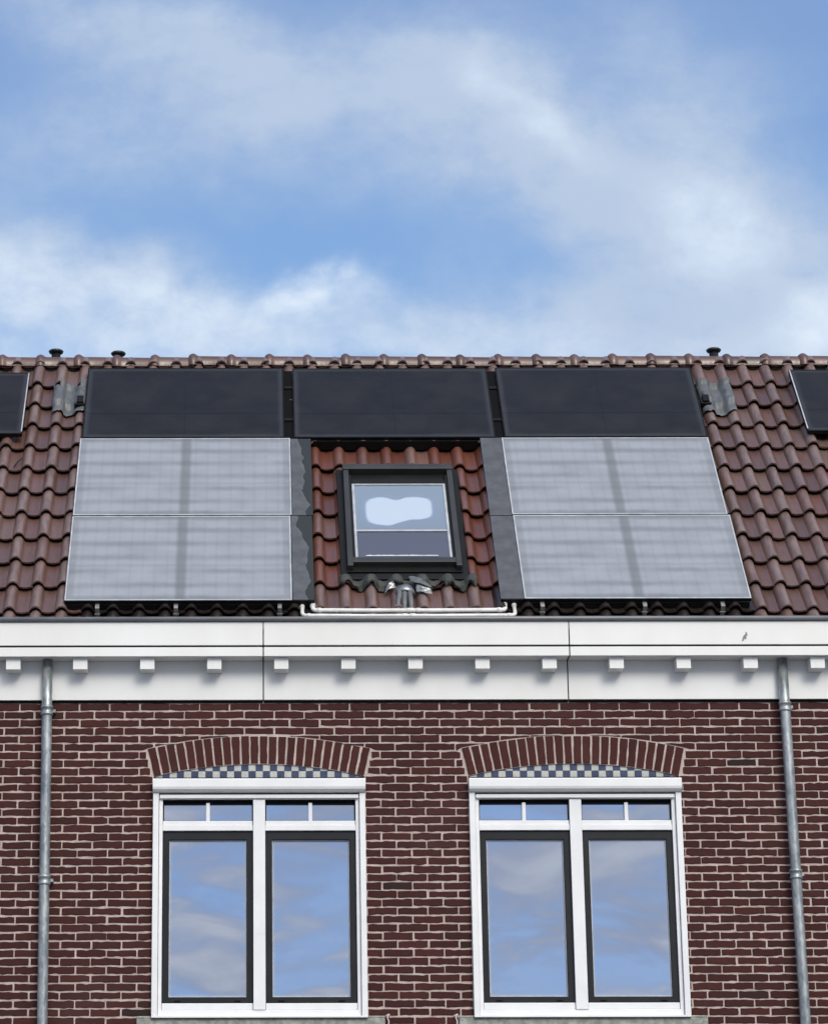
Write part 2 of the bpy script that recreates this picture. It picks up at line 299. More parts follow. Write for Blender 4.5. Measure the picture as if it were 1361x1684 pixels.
# ------------------------------------------------------------------ mesh helpers
class MB:
    def __init__(s): s.v = []; s.f = []; s.mi = []; s.col = []; s.sm = []
    def face(s, idx, mi=0, col=None, smooth=False): s.f.append(tuple(idx)); s.mi.append(mi); s.col.append(col or (0, 0, 0)); s.sm.append(smooth)
    def add(s, pts): k = len(s.v); s.v += [tuple(p) for p in pts]; return k
    def box(s, x0, x1, y0, y1, z0, z1, mi=0):
        k = s.add([(x0, y0, z0), (x1, y0, z0), (x1, y1, z0), (x0, y1, z0), (x0, y0, z1), (x1, y0, z1), (x1, y1, z1), (x0, y1, z1)])
        for q in ((0, 3, 2, 1), (4, 5, 6, 7), (0, 1, 5, 4), (1, 2, 6, 5), (2, 3, 7, 6), (3, 0, 4, 7)): s.face([k + i for i in q], mi)
        return s
    def frame(s, x0, x1, y0, y1, z0, z1, l, r, b, t, axis='y', mi=0):
        # rectangular ring, one mesh without internal faces; axis y: ring in xz, depth y0..y1; axis z: ring in xy, depth z0..z1
        if axis == 'y': mk = lambda a, c, d: (a, d, c); A0, A1, B0, B1, D0, D1 = x0, x1, z0, z1, y0, y1
        else: mk = lambda a, c, d: (a, c, -d); A0, A1, B0, B1, D0, D1 = x0, x1, y0, y1, -z1, -z0
        o = [(A0, B0), (A1, B0), (A1, B1), (A0, B1)]; i = [(A0 + l, B0 + b), (A1 - r, B0 + b), (A1 - r, B1 - t), (A0 + l, B1 - t)]
        k = s.add([mk(*p, D0) for p in o] + [mk(*p, D0) for p in i] + [mk(*p, D1) for p in o] + [mk(*p, D1) for p in i])
        for a in range(4):
            c = (a + 1) % 4
            s.face([k + a, k + c, k + 4 + c, k + 4 + a], mi); s.face([k + 8 + c, k + 8 + a, k + 12 + a, k + 12 + c], mi)
            s.face([k + c, k + a, k + 8 + a, k + 8 + c], mi); s.face([k + 4 + a, k + 4 + c, k + 12 + c, k + 12 + a], mi)
        return s
    def tube(s, pts, r, n=14, caps=True, mi=0):
        pts = [Vector(p) for p in pts]; rs = r if isinstance(r, (list, tuple)) else [r] * len(pts)
        prev = None; k0 = len(s.v)
        for i, p in enumerate(pts):
            d = (pts[min(i + 1, len(pts) - 1)] - pts[max(i - 1, 0)]).normalized()
            if prev is None: a = d.orthogonal().normalized()
            else: a = (prev - d * prev.dot(d)).normalized()
            prev = a; c = d.cross(a)
            s.add([p + (a * math.cos(j * 2 * math.pi / n) + c * math.sin(j * 2 * math.pi / n)) * rs[i] for j in range(n)])
        for i in range(len(pts) - 1):
            for j in range(n):
                q = (j + 1) % n; s.face([k0 + i * n + j, k0 + i * n + q, k0 + (i + 1) * n + q, k0 + (i + 1) * n + j], mi, None, True)
        if caps:
            s.face([k0 + j for j in range(n)][::-1], mi); s.face([k0 + (len(pts) - 1) * n + j for j in range(n)], mi)
        return s
    def build(s, name, mats, parent=None, bevel=0.0, tint=False, rot=None, loc=None, solid=0.0):
        me = bpy.data.meshes.new(name); me.from_pydata(s.v, [], s.f)
        for m_ in (mats if isinstance(mats, (list, tuple)) else [mats]): me.materials.append(m_)
        me.polygons.foreach_set('material_index', s.mi); me.polygons.foreach_set('use_smooth', s.sm)
        if tint:
            a = me.color_attributes.new('tint', 'FLOAT_COLOR', 'CORNER'); buf = []
            for f_, c in zip(s.f, s.col): buf += [*c, 1.0] * len(f_)
            a.data.foreach_set('color', buf)
        me.update()
        o = bpy.data.objects.new(name, me); COL.objects.link(o)
        if parent: o.parent = parent
        if loc: o.location = loc
        if rot: o.rotation_euler = rot
        if solid:
            md = o.modifiers.new('thickness', 'SOLIDIFY'); md.thickness = solid; md.offset = -1
        if bevel:
            md = o.modifiers.new('bevel', 'BEVEL'); md.width = bevel; md.segments = 2; md.limit_method = 'ANGLE'; md.angle_limit = R(40); md.harden_normals = False
        return o
def empty(name, loc=(0, 0, 0), rot=(0, 0, 0), parent=None):
    o = bpy.data.objects.new(name, None); o.empty_display_size = .1; COL.objects.link(o); o.location = loc; o.rotation_euler = rot
    if parent: o.parent = parent
    return o
def tag(o, label, cat, group=None, kind=None):
    o['label'] = label; o['category'] = cat
    if group: o['group'] = group
    if kind: o['kind'] = kind
    return o
def children(o): return [c for c in bpy.data.objects if c.parent == o]
def copy_tree(o, parent=None):
    c = o.copy(); COL.objects.link(c)
    if parent is not None: c.parent = parent
    for ch in children(o): copy_tree(ch, c)
    return c

# ------------------------------------------------------------------ the setting
gm = MB(); k = gm.add([(-400, -400, 0), (400, -400, 0), (400, 400, 0), (-400, 400, 0)]); gm.face([k, k + 1, k + 2, k + 3])
g_ = gm.build('ground', M['pavement']); g_['kind'] = 'structure'

# ------------------------------------------------------------------ the house
TH = R(50.2); CT, ST, TT = math.cos(TH), math.sin(TH), math.tan(TH)
Z0 = 6.359                                   # height of the roof plane above the wall face (Y = 0)
X0, X1 = -4.416, 7.0                         # ends of the terrace that is built
WALLTOP = 6.062
house = empty('terraced_house'); tag(house, 'brick terraced house with white cornice, tiled roof and two shuttered windows', 'house')
WIN = [(.0235, 0), (2.3135, 1)]; HW = .768   # window centres and half width
WZ0, WZ1 = 3.772, 5.503                      # opening
ARC_R, ARC_C, ARC_O = 3.30, 5.598 - 3.30, 3.507

# --- mortar bed (the wall itself)
wm = MB(); wx = [X0] + [e for c, _ in WIN for e in (c - HW, c + HW)] + [X1]
for i in range(0, 6, 2): wm.box(wx[i], wx[i + 1], .0025, .30, 0, WALLTOP + .3)
for c, _ in WIN:
    wm.box(c - HW, c + HW, .0025, .30, 0, 3.70)
    # above the window: strip with a curved underside
    n = 24; ztop = WALLTOP + .3
    for j in range(n):
        xa, xb = c - HW + 2 * HW * j / n, c - HW + 2 * HW * (j + 1) / n
        za, zb = [ARC_C + math.sqrt(ARC_R ** 2 - (x - c) ** 2) for x in (xa, xb)]
        q = wm.add([(xa, .0025, za), (xb, .0025, zb), (xb, .0025, ztop), (xa, .0025, ztop), (xa, .30, za), (xb, .30, zb), (xb, .30, ztop), (xa, .30, ztop)])
        wm.face([q, q + 1, q + 2, q + 3]); wm.face([q + 4, q + 5, q + 1, q]); wm.face([q + 7, q + 6, q + 5, q + 4])

# --- bricks
rb = random.Random(11)
def brick(mb, pts, tint, proud=.0045, mi=0):
    # pts: outline in the wall plane (x, z), anticlockwise seen from the street
    c = Vector((sum(p[0] for p in pts) / len(pts), sum(p[1] for p in pts) / len(pts))); n = len(pts)
    inner = []
    for p in pts:
        d = Vector((c.x - p[0], c.y - p[1])); L = d.length
        inner.append((p[0] + (.0022 if d.x > 0 else -.0022) * min(1, abs(d.x) / .02), p[1] + (.0022 if d.y > 0 else -.0022) * min(1, abs(d.y) / .01)))
    dpt = -proud + rb.uniform(-.0015, .0015); t1, t2 = rb.uniform(-.0012, .0012), rb.uniform(-.0012, .0012)
    k = mb.add([(p[0], .006, p[1]) for p in pts] + [(p[0], dpt + .0028 , p[1]) for p in pts] +
               [(p[0], dpt + t1 * (p[0] - c.x) / .1 + t2 * (p[1] - c.y) / .025, p[1]) for p in inner])
    for i in range(n):
        j = (i + 1) % n
        mb.face([k + i, k + j, k + n + j, k + n + i], mi, tint); mb.face([k + n + i, k + n + j, k + 2 * n + j, k + 2 * n + i], mi, tint)
    mb.face([k + 2 * n + i for i in range(n)], mi, tint)
def outline(x0, x1, z0, z1, fine=True):
    j = lambda a: rb.gauss(0, a)
    if not fine: return [(x0, z0), (x1, z0), (x1, z1), (x0, z1)]
    n = max(1, int((x1 - x0) / .03)); ch0 = min(.0025, (x1 - x0) / 4); b0, b1, l0, r0 = j(.0013), j(.0013), j(.0016), j(.0016)
    P_ = []
    ch = ch0
    for i in range(n + 1):
        x = x0 + ch + (x1 - x0 - 2 * ch) * i / n; P_.append((x, z0 + b0 + j(.0018)))
    P_.append((x1 + r0, z0 + ch + .001)); P_.append((x1 + r0 + j(.0008), (z0 + z1) / 2)); P_.append((x1 + r0 + j(.0008), z1 - ch - .001))
    for i in range(n + 1):
        x = x1 - ch - (x1 - x0 - 2 * ch) * i / n; P_.append((x, z1 + b1 + j(.0020)))
    P_.append((x0 + l0, z1 - ch - .001)); P_.append((x0 + l0 + j(.0008), (z0 + z1) / 2)); P_.append((x0 + l0, z0 + ch + .001))
    if rb.random() < .22:      # chipped corner
        q = rb.choice([0, n, n + 4, 2 * n + 4]); P_[q] = (P_[q][0], P_[q][1] + (.006 if q <= n else -.006))
    return P_
def btint(): 
    d = 0
    r_ = rb.random()
    if r_ < .015: d = rb.uniform(.5, .8)
    elif r_ < .2: d = rb.uniform(.05, .22)
    return (max(0, min(1, rb.gauss(.5, .26))), d, 0)
bm_ = wm; CH, BL = .0600, .2197; JH, JV = .0130, .0120
z = 6.048; row = 0
def arch_fix(pts, c):
    # keep the brick outline clear of the arch fan over a window
    out = []
    for x, zz in pts:
        dxx = x - c; r_ = math.hypot(dxx, zz - ARC_C); a = math.atan2(abs(dxx), zz - ARC_C); amax = math.asin(HW / ARC_R) + .0035
        if a < amax and r_ < ARC_O + .009 and zz > 5.40:
            out.append((x, ARC_C + math.sqrt((ARC_O + .009) ** 2 - dxx ** 2)))
        else: out.append((x, zz))
    return out
while z > .02:
    z0, z1 = z - CH + JH, z
    fine = z > 3.4
    ph = (-1.07 if row % 2 == 0 else -1.182)
    i0 = math.floor((X0 - ph) / BL) + 1
    for i in range(i0 - 1, int((X1 - ph) / BL) + 1):
        a, b = max(X0 + .004, ph + i * BL + JV / 2 + (rb.gauss(0, .0013) if fine else 0)), min(X1 - .004, ph + (i + 1) * BL - JV / 2)
        if b - a < .03: continue
        segs = [(a, b)]
        for c, _ in WIN:
            # window body and stone sill
            lo, hi = (c - HW - .004, c + HW + .004) if z0 > 3.778 else ((c - .872 - .008, c + .884 + .008) if z1 > 3.70 else (None, None))
            if lo is not None and z0 < 5.50:
                ns = []
                for (p, q) in segs:
                    if q <= lo or p >= hi: ns.append((p, q)); continue
                    if p < lo - .007: ns.append((p, lo))
                    if q > hi + .007: ns.append((hi, q))
                segs = ns
        for (p, q) in segs:
            for c, _ in WIN:
                amax = math.asin(HW / ARC_R) + .0035
                if z1 > 5.47 and z0 < 5.82 and abs((p + q) / 2 - c) < 1.0:
                    # trim against the skew-back line of the arch
                    zz = (z0 + z1) / 2; xs = math.tan(amax) * (zz - ARC_C)
                    rtop = ARC_O * math.cos(amax) + ARC_C
                    if zz < rtop + .01:
                        if p > c - xs and q < c + xs: p = q
                        elif p < c - xs < q: q = c - xs - .004
                        elif p < c + xs < q: p = c + xs + .004
            if q - p < .008: continue
            pts = outline(p, q, z0, z1, fine)
            ok = True
            for c, _ in WIN:
                if abs((p + q) / 2 - c) < 1.0 and 5.68 < z1 and z0 < 5.83:
                    f2 = arch_fix(pts, c); hgt = [y for _, y in f2]
                    low = sum(1 for (x, y), (x2, y2) in zip(pts, f2) if y2 > z1 - .004)
                    if low > len(pts) * .8: ok = False
                    pts = [(x, min(y, z1 + .001)) for x, y in f2]
            if ok: brick(bm_, pts, btint(), mi=1)
    z -= CH; row += 1
wall = wm.build('wall', [M['mortar'], M['brick']], house, tint=True)

# --- brick arches and chequered inlays
for c, wi in WIN:
    am = MB(); N = 24; A = math.asin(HW / ARC_R)
    for i in range(N):
        a0 = -A + 2 * A * i / N + .0021 + rb.uniform(-.0004, .0004); a1 = -A + 2 * A * (i + 1) / N - .0021 + rb.uniform(-.0004, .0004)
        pts = []
        r0, r1 = ARC_R + .004 + rb.uniform(-.002, .002), ARC_O + rb.uniform(-.004, .002)
        for a, rr in [(a0, r0), ((a0 + a1) / 2, r0), (a1, r0)] + [(a1, r0 + (r1 - r0) * k_ / 4) for k_ in (1, 2, 3)] + [(a1, r1), ((a0 + a1) / 2, r1), (a0, r1)] + [(a0, r1 + (r0 - r1) * k_ / 4) for k_ in (1, 2, 3)]:
            a += rb.gauss(0, .00035); pts.append((c + math.sin(a) * rr, ARC_C + math.cos(a) * rr))
        tnt = btint(); brick(am, pts, (min(1, tnt[0] + .25), tnt[1] * .5, 0), .006)
    am.build('brick_arch', M['brick'], house, tint=True)
    im = MB(); p_ = .0522
    im.box(c - HW + .002, c + HW - .002, -.012, .028, 5.4825, 5.497, 2)
    for jr in range(2):
        zb = 5.4985 + jr * .0505; zt = zb + .0485
        nn = 15
        for i in range(-nn, nn + 1):
            xa = c + .0535 + i * p_ - p_ / 2 + .0010; xb = xa + p_ - .0020
            lim = lambda x: ARC_C + math.sqrt(max(0, (ARC_R - .002) ** 2 - (x - c) ** 2)) if abs(x - c) < HW else 0
            ta, tb = min(zt, lim(xa)), min(zt, lim(xb))
            if xb > c + HW - .012 or xa < c - HW + .012 or max(ta, tb) < zb + .006: continue
            ta, tb = max(ta, zb + .001), max(tb, zb + .001); tm = min(zt, lim((xa + xb) / 2)); y = .012 + rb.uniform(-.0006, .0006)
            q = im.add([(xa, y, zb), (xb, y, zb), (xb, y, tb), ((xa + xb) / 2, y, max(tm, zb + .001)), (xa, y, ta), (xa, y + .01, zb), (xb, y + .01, zb), (xb, y + .01, tb), (xa, y + .01, ta)])
            mi = 0 if (i + jr) % 2 == 0 else 1
            im.face([q, q + 1, q + 2, q + 3, q + 4], mi); im.face([q + 5, q, q + 4, q + 8], mi); im.face([q + 1, q + 6, q + 7, q + 2], mi); im.face([q + 5, q + 6, q + 1, q], mi)
    # mortar bed behind the chequer
    im.box(c - HW + .004, c + HW - .004, .018, .03, 5.4975, 5.600, 3)
    im.build('chequered_inlay', [M['tile_navy'], M['tile_cream'], M['black_rubber'], M['mortar']], house)

# --- cornice, in factory lengths with open joints, small square brackets beneath
br = MB(); br.box(-.0525, .0525, -.165, -.031, 6.271, 6.3575); bracket0 = None
joints = [-4.416, -2.180, .056, 2.292, 4.528, 7.0]
for a, b in zip(joints[:-1], joints[1:]):
    a += .004; b -= .004
    cm = MB()
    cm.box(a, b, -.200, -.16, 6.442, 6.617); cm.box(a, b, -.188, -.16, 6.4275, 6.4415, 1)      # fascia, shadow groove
    cm.box(a, b, -.203, -.16, 6.3585, 6.427); cm.box(a, b, -.1595, .0, 6.3635, 6.40)           # lower band, soffit
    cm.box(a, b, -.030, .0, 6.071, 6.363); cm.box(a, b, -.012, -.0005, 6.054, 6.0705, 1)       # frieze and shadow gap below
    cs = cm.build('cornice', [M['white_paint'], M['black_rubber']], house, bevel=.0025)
    i = math.ceil((a + 1.771) / .4897)
    while -1.771 + i * .4897 < b:
        x = -1.771 + i * .4897
        if bracket0 is None: bo = bracket0 = br.build('bracket', M['white_paint'], cs, bevel=.002, loc=(x, 0, 0))
        else: bo = bracket0.copy(); COL.objects.link(bo); bo.parent = cs; bo.location = (x, 0, 0)
        i += 1
    if a < 3.5 < b:
        sm = MB(); o_ = [(-.028, -.040), (-.012, -.034), (-.002, -.014), (.004, -.022), (.012, -.018), (.010, 0), (.022, .010), (.018, .034), (.008, .042), (.004, .022), (-.008, .012), (-.018, -.008)]
        q = sm.add([(3.577 + x * .9, -.2022, 6.499 + zz * .9) for x, zz in o_]); sm.face(range(q, q + 12)); sm.build('paint_scuff', M['scuff'], cs, solid=.0015)
jm = MB()
for x in joints[1:-1]:
    jm = MB(); jm.box(x - .0035, x + .0035, -.024, -.002, 6.08, 6.36); jm.box(x - .0035, x + .0035, -.192, -.002, 6.3605, 6.61); jm.build('joint_seal', M['black_rubber'], house)

# --- gutter
gt = MB(); n = 10
prof = [(-.212 + .017 * math.cos(t), 6.634 + .017 * math.sin(t)) for t in [R(200) - R(300) * i / 9 for i in range(10)]]
prof = [(-.205, 6.619)] + [(-.213 - .015 * math.sin(R(180) * i / 8), 6.620 + .034 * (1 - math.cos(R(180) * i / 8)) / 2) for i in range(9)] + [(-.195, 6.650), (-.190, 6.56), (-.02, 6.54), (.06, 6.56)]
xs = [X0, -2.6, -.2, .26, 2.2, 4.6, X1]
q = gt.add([(x, y, zz) for x in (X0, X1) for y, zz in prof]); L = len(prof)
for i in range(L - 1): gt.face([q + i, q + L + i, q + L + i + 1, q + i + 1], 0, None, i < 10)
gt.build('gutter', M['gutter_zinc'], house, solid=.002)

# --- roof: every pantile modelled, with its own slight misplacement
PITCH, CREST, COURSE, S_FIRST = .1955, -1.855, .331, .592
RIDGE_S = 2.765 / CT
def roll(u): return .050 * (1 - (u / .047) ** 2.6) if u > 0 else .050 * (1 - (-u / .055) ** 2.0)      # steeper on the right flank
def prof_h(x):
    u = ((x - CREST + .055) % PITCH) - .055
    if u < .047: return roll(u)
    v = (u - .047) / (PITCH - .102); return -.010 * math.sin(max(0, min(1, v)) * math.pi)
def tile_h(x, s):
    t_ = ((s - S_FIRST) % COURSE) / COURSE
    return prof_h(x) + .043 * (1 - t_)
rr_ = random.Random(5)
tm_ = MB()
SKY = (.656, 1.639, .99, 2.51)
us = [-.004 - .051 * math.cos(math.pi * i / 12) for i in range(13)] + [.047 + (PITCH - .102 + .010) * (i + 1) / 6 for i in range(6)]
def uh(u):
    if u <= .047: return roll(u)
    v = (u - .047) / (PITCH - .102); return -.010 * math.sin(min(1, v) * math.pi) + (0 if v <= 1 else -.003)
for kk in range(-1, 12):
    s0 = S_FIRST + COURSE * kk
    for ci in range(int((X0 - CREST) / PITCH), int((X1 - CREST) / PITCH)):
        cxx = CREST + ci * PITCH + rr_.gauss(0, .0013); ds = rr_.gauss(0, .0028); tl = rr_.gauss(0, .0014); dh = rr_.gauss(0, .0012)
        ws = 0.0
        if .40 < cxx < 1.90 and -.2 < s0 < 2.85: ws = .85 if s0 > .85 else .15
        ws = max(0, min(1, ws + rr_.gauss(0, .12)))
        tint = (max(0, min(1, rr_.gauss(.5, .24))), ws, rr_.random() ** 3)
        if s0 < .7 and (-1.42 < cxx + .04 < .45 or 1.85 < cxx + .04 < 3.70): tint = (tint[0], ws, -1)      # shade beneath the panels painted into the tile tint
        sA, sB = s0 + ds, min(s0 + COURSE + .02, RIDGE_S - .01); ns = 7
        grid = []
        for j in range(ns + 1):
            s_ = sA + (sB - sA) * j / ns; rise = .043 * (1 - (s_ - s0) / COURSE) + dh
            rowp = []
            for u in us:
                x_ = cxx + u
                if SKY[2] - .05 < s_ < SKY[3] + .03:
                    for e_ in SKY[:2]:
                        if abs(x_ - e_) < .0105: x_ = e_
                rowp.append((x_, s_, uh(u) + rise + tl * u / .1))
            grid.append(rowp)
        q = tm_.add([p for g2 in grid for p in g2]); nu = len(us)
        for j in range(ns):
            for i in range(nu - 1):
                mx_, my_ = (grid[j][i][0] + grid[j][i + 1][0]) / 2, (grid[j][i][1] + grid[j + 1][i][1]) / 2
                if SKY[0] < mx_ < SKY[1] and SKY[2] < my_ < SKY[3]: continue
                tm_.face([q + j * nu + i, q + j * nu + i + 1, q + (j + 1) * nu + i + 1, q + (j + 1) * nu + i], 0, tint, True)
        # front lip with a rounded nose
        if True:
            lip = tm_.add([(x, y - .0015, h - .003) for x, y, h in grid[0]] + [(x, y, h - .016) for x, y, h in grid[0]]); top = tm_.add(grid[0])
            for i in range(nu - 1):
                if SKY[0] < (grid[0][i][0] + grid[0][i + 1][0]) / 2 < SKY[1] and SKY[2] < s0 < SKY[3]: continue
                tm_.face([top + i + 1, top + i, lip + i, lip + i + 1], 0, tint, False)
                tm_.face([lip + i + 1, lip + i, lip + nu + i, lip + nu + i + 1], 0, tint, False)
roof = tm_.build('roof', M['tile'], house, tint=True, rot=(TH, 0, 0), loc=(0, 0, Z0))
um = MB(); um.box(X0, X1, .02, RIDGE_S - .03, -.06, -.022); um.build('roof_underlay', M['black_rubber'], roof)
# back slope, gables and rear wall
bk = MB(); RY, RZ = 2.765, Z0 + 2.765 * TT
q = bk.add([(X0, RY, RZ - .01), (X1, RY, RZ - .01), (X1, 2 * RY + .2, Z0 - .25), (X0, 2 * RY + .2, Z0 - .25)]); bk.face([q, q + 3, q + 2, q + 1])
bk.build('rear_roof', M['ridge_tile'], house, solid=.05, tint=True)
gb = MB()
for x, fl in ((X0 + .02, 0), (X1 - .02, 1)):
    q = gb.add([(x, .31, 0), (x, 2 * RY, 0), (x, 2 * RY, Z0 - .12), (x, RY, RZ - .10), (x, .31, Z0 + .2)]); gb.face([q, q + 1, q + 2, q + 3, q + 4] if fl else [q + 4, q + 3, q + 2, q + 1, q])
q = gb.add([(X0 + .02, 2 * RY, 0), (X1 - .02, 2 * RY, 0), (X1 - .02, 2 * RY, Z0 - .12), (X0 + .02, 2 * RY, Z0 - .12)]); gb.face([q + 3, q + 2, q + 1, q])
gb.build('rear_wall', M['render_back'], house)

# ridge tiles
rt = MB(); rx = -2.185 - .33 * 7; rc = (2.765, RZ - .030)
while rx < X1 - .05:
    x_end = rx + .335; tw = rr_.gauss(0, .003); tint = (max(0, min(1, rr_.gauss(.5, .25))), rr_.uniform(.1, .5), rr_.random() ** 3)
    secs = [(rx - .040, .097), (rx - .032, .106), (rx - .016, .115), (rx, .118), (rx + .016, .113), (rx + .030, .102), (rx + .046, .095), (rx + .18, .093), (x_end, .090)]
    n = 14; q = None
    for xx, r0 in secs:
        k_ = rt.add([(xx, rc[0] - math.cos(R(-8 + 196 * j / n)) * r0, rc[1] + math.sin(R(-8 + 196 * j / n)) * r0 * 1.0 + tw) for j in range(n + 1)])
        if q is not None:
            for j in range(n): rt.face([q + j, q + j + 1, k_ + j + 1, k_ + j], 0, tint, True)
        q = k_
    rx += .330
rt.build('ridge', M['ridge_tile'], house, tint=True)
# mortar/closing strip under the ridge tiles
ru = MB(); ru.box(X0, X1, 2.70, 2.83, RZ - .085, RZ - .035); ru.build('ridge_strip', M['black_rubber'], house)

# flue caps standing behind the ridge
for x, yy, zt in ((-1.745, 3.0, 9.897), (-1.20, 3.02, 9.885), (4.02, 3.0, 9.899)):
    fm = MB(); fm.tube([(x, yy, zt - .42), (x, yy, zt - .03)], .040, 20)
    fm.tube([(x, yy, zt - .034), (x, yy, zt - .026), (x, yy, zt - .012), (x, yy, zt - .003), (x, yy, zt)], [.045, .060, .066, .056, .035], 28)
    fm.build('flue_cap', M['plastic_cap'], house)

# --- draped sheet lead on the tiles
def drape(name, m_, parent, x0, x1, s0, s1, off, edge_lo=.02, edge_hi=.01, nx=40, ns=16, seed=1, crease=.006, arch=None, bulge=None):
    r2 = random.Random(seed); mb = MB(); rows_ = []
    for j in range(ns + 1):
        row_ = []
        for i in range(nx + 1):
            x = x0 + (x1 - x0) * i / nx
            lo = s0 + edge_lo * (noise.noise((x * 9, seed, 0)) + .6 * noise.noise((x * 23, seed, 5))); hi = s1 + edge_hi * noise.noise((x * 11, seed, 9))
            s_ = lo + (hi - lo) * j / ns
            xx = x + .012 * noise.noise((s_ * 9, seed, 3)) * (1 if i in (0, nx) else .6)
            h = tile_h(xx, s_) ; h2 = max(tile_h(xx + d_, s_ + e_) for d_ in (-.008, 0, .008) for e_ in (-.02, 0, .02)) + .002
            hh = max(h, h2) + off + crease * noise.noise((xx * 22, s_ * 22, seed)) + crease * .6 * noise.noise((xx * 55, s_ * 40, seed))
            if bulge: hh += bulge(xx, s_)
            row_.append((xx, s_, hh))
        rows_.append(row_)
    q = mb.add([p for r_ in rows_ for p in r_])
    for j in range(ns):
        for i in range(nx): mb.face([q + j * (nx + 1) + i, q + j * (nx + 1) + i + 1, q + (j + 1) * (nx + 1) + i + 1, q + (j + 1) * (nx + 1) + i], 0, None, True)
    return mb.build(name, m_, parent, solid=.003)
def bx_hole(mb, *a): mb.box(*a)
drape('lead_patch', M['lead'], roof, -1.712, -1.425, 3.42, 3.89, .016, .05, .02, seed=3, crease=.012)
drape('lead_patch', M['lead'], roof, 3.755, 4.045, 3.41, 3.90, .016, .05, .02, seed=8, crease=.012)
for x in (-1.50, 3.765):
    hk = MB(); hk.box(x, x + .055, 3.52, 3.62, .07, .115); hk.box(x - .02, x + .07, 3.50, 3.522, .04, .10); hk.build('cable_entry', M['black'], roof, bevel=.004)

# twig lying between two tiles
tw = MB(); tw.tube([(-1.965, 2.60, .05), (-1.94, 2.645, .066), (-1.905, 2.69, .075), (-1.895, 2.72, .085)], [.006, .008, .007, .004], 8)
two = tw.build('twig', M['twig'], None, rot=(TH, 0, 0), loc=(0, 0, Z0)); tag(two, 'short dark twig lodged on the tiles below the far left solar panel', 'twig')

# --- skylight (roof window); local frame = roof frame
sk = empty('skylight', (1.147, .06, 0), parent=roof)
def L_(x): return x - 1.147
fl = MB(); fl.frame(L_(.655), L_(1.640), .925, 2.475, .000, .062, .055, .055, .075, .05, 'z'); fl.build('flashing', M['flash_dark'], sk, bevel=.006)
fr = MB()
fr.box(L_(.708), L_(.752), 1.030, 2.40, .04, .118); fr.build('side_cover', M['window_metal'], sk, bevel=.005)
fr = MB(); fr.box(L_(1.543), L_(1.587), 1.030, 2.40, .04, .118); fr.build('side_cover', M['window_metal'], sk, bevel=.005)
for xa, xb in ((.7525, .7725), (1.5225, 1.5425)): fr = MB(); fr.box(L_(xa), L_(xb), 1.151, 2.34, .04, .098); fr.build('inner_frame', M['flash_dark'], sk, bevel=.003)
hd = MB(); hd.box(L_(.703), L_(1.592), 2.385, 2.455, .05, .130); hd.build('head_cover', M['window_metal'], sk, bevel=.006)
h2 = MB(); h2.box(L_(.773), L_(1.522), 2.30, 2.384, .045, .070); h2.box(L_(.773), L_(1.522), 2.2165, 2.250, .045, .100); h2.box(L_(.773), L_(1.522), 2.2505, 2.2995, .045, .085); h2.build('vent_bar', M['flash_dark'], sk, bevel=.004)
bt = MB(); bt.box(L_(.742), L_(1.553), 1.085, 1.150, .05, .112); bt.build('bottom_cover', M['window_metal'], sk, bevel=.006)
lw = MB(); lw.box(L_(.700), L_(1.600), 1.012, 1.084, .03, .068); lw.build('lower_frame', M['black'], sk, bevel=.004)
sf = MB(); sf.frame(L_(.773), L_(1.522), 1.151, 2.2145, .060, .094, .020, .020, .012, .014, 'z'); sf.build('sash', M['frost_frame'], sk, bevel=.002)
pn = MB(); q = pn.add([(L_(.793), 1.163, .084), (L_(1.502), 1.163, .084), (L_(1.502), 2.200, .084), (L_(.793), 2.200, .084)]); pn.face([q, q + 1, q + 2, q + 3]); pn.build('pane', M['skyglass'], sk)
rb_ = MB(); rb_.box(L_(.790), L_(1.505), 1.535, 1.556, .0855, .093); rb_.build('crossbar', M['frost_frame'], sk, bevel=.002)
ic = MB(); pr = random.Random(2)
for i in range(26):
    x = .855 + i * .0215; hgt = .007 + .006 * pr.random() * (1 if i % 5 else .2); ic.box(L_(x), L_(x + .0207), 1.203, 1.203 + hgt, .0845, .0865)
ic.build('frost_line', M['window_white'], sk, bevel=.001)
rm = MB(); rm.box(L_(.775), L_(1.52), 1.14, 2.22, -.9, .055)
rmo = rm.build('reveal', M['room_dark'], sk)
rmo.data.polygons  # closed shaft behind the pane
bmh = rmo.data
import bmesh
b2 = bmesh.new(); b2.from_mesh(bmh); b2.faces.ensure_lookup_table()
topf = [f for f in b2.faces if all(v.co.z > 0 for v in f.verts)]; bmesh.ops.delete(b2, geom=topf, context='FACES'); bmesh.ops.reverse_faces(b2, faces=b2.faces); b2.to_mesh(bmh); b2.free()
drape('lead_apron', M['lead_mossy'], sk, .640, 1.690, .90, 1.0, .012, .045, .0, nx=110, ns=10, seed=12, crease=.006).location = (-1.147, -.06, 0)

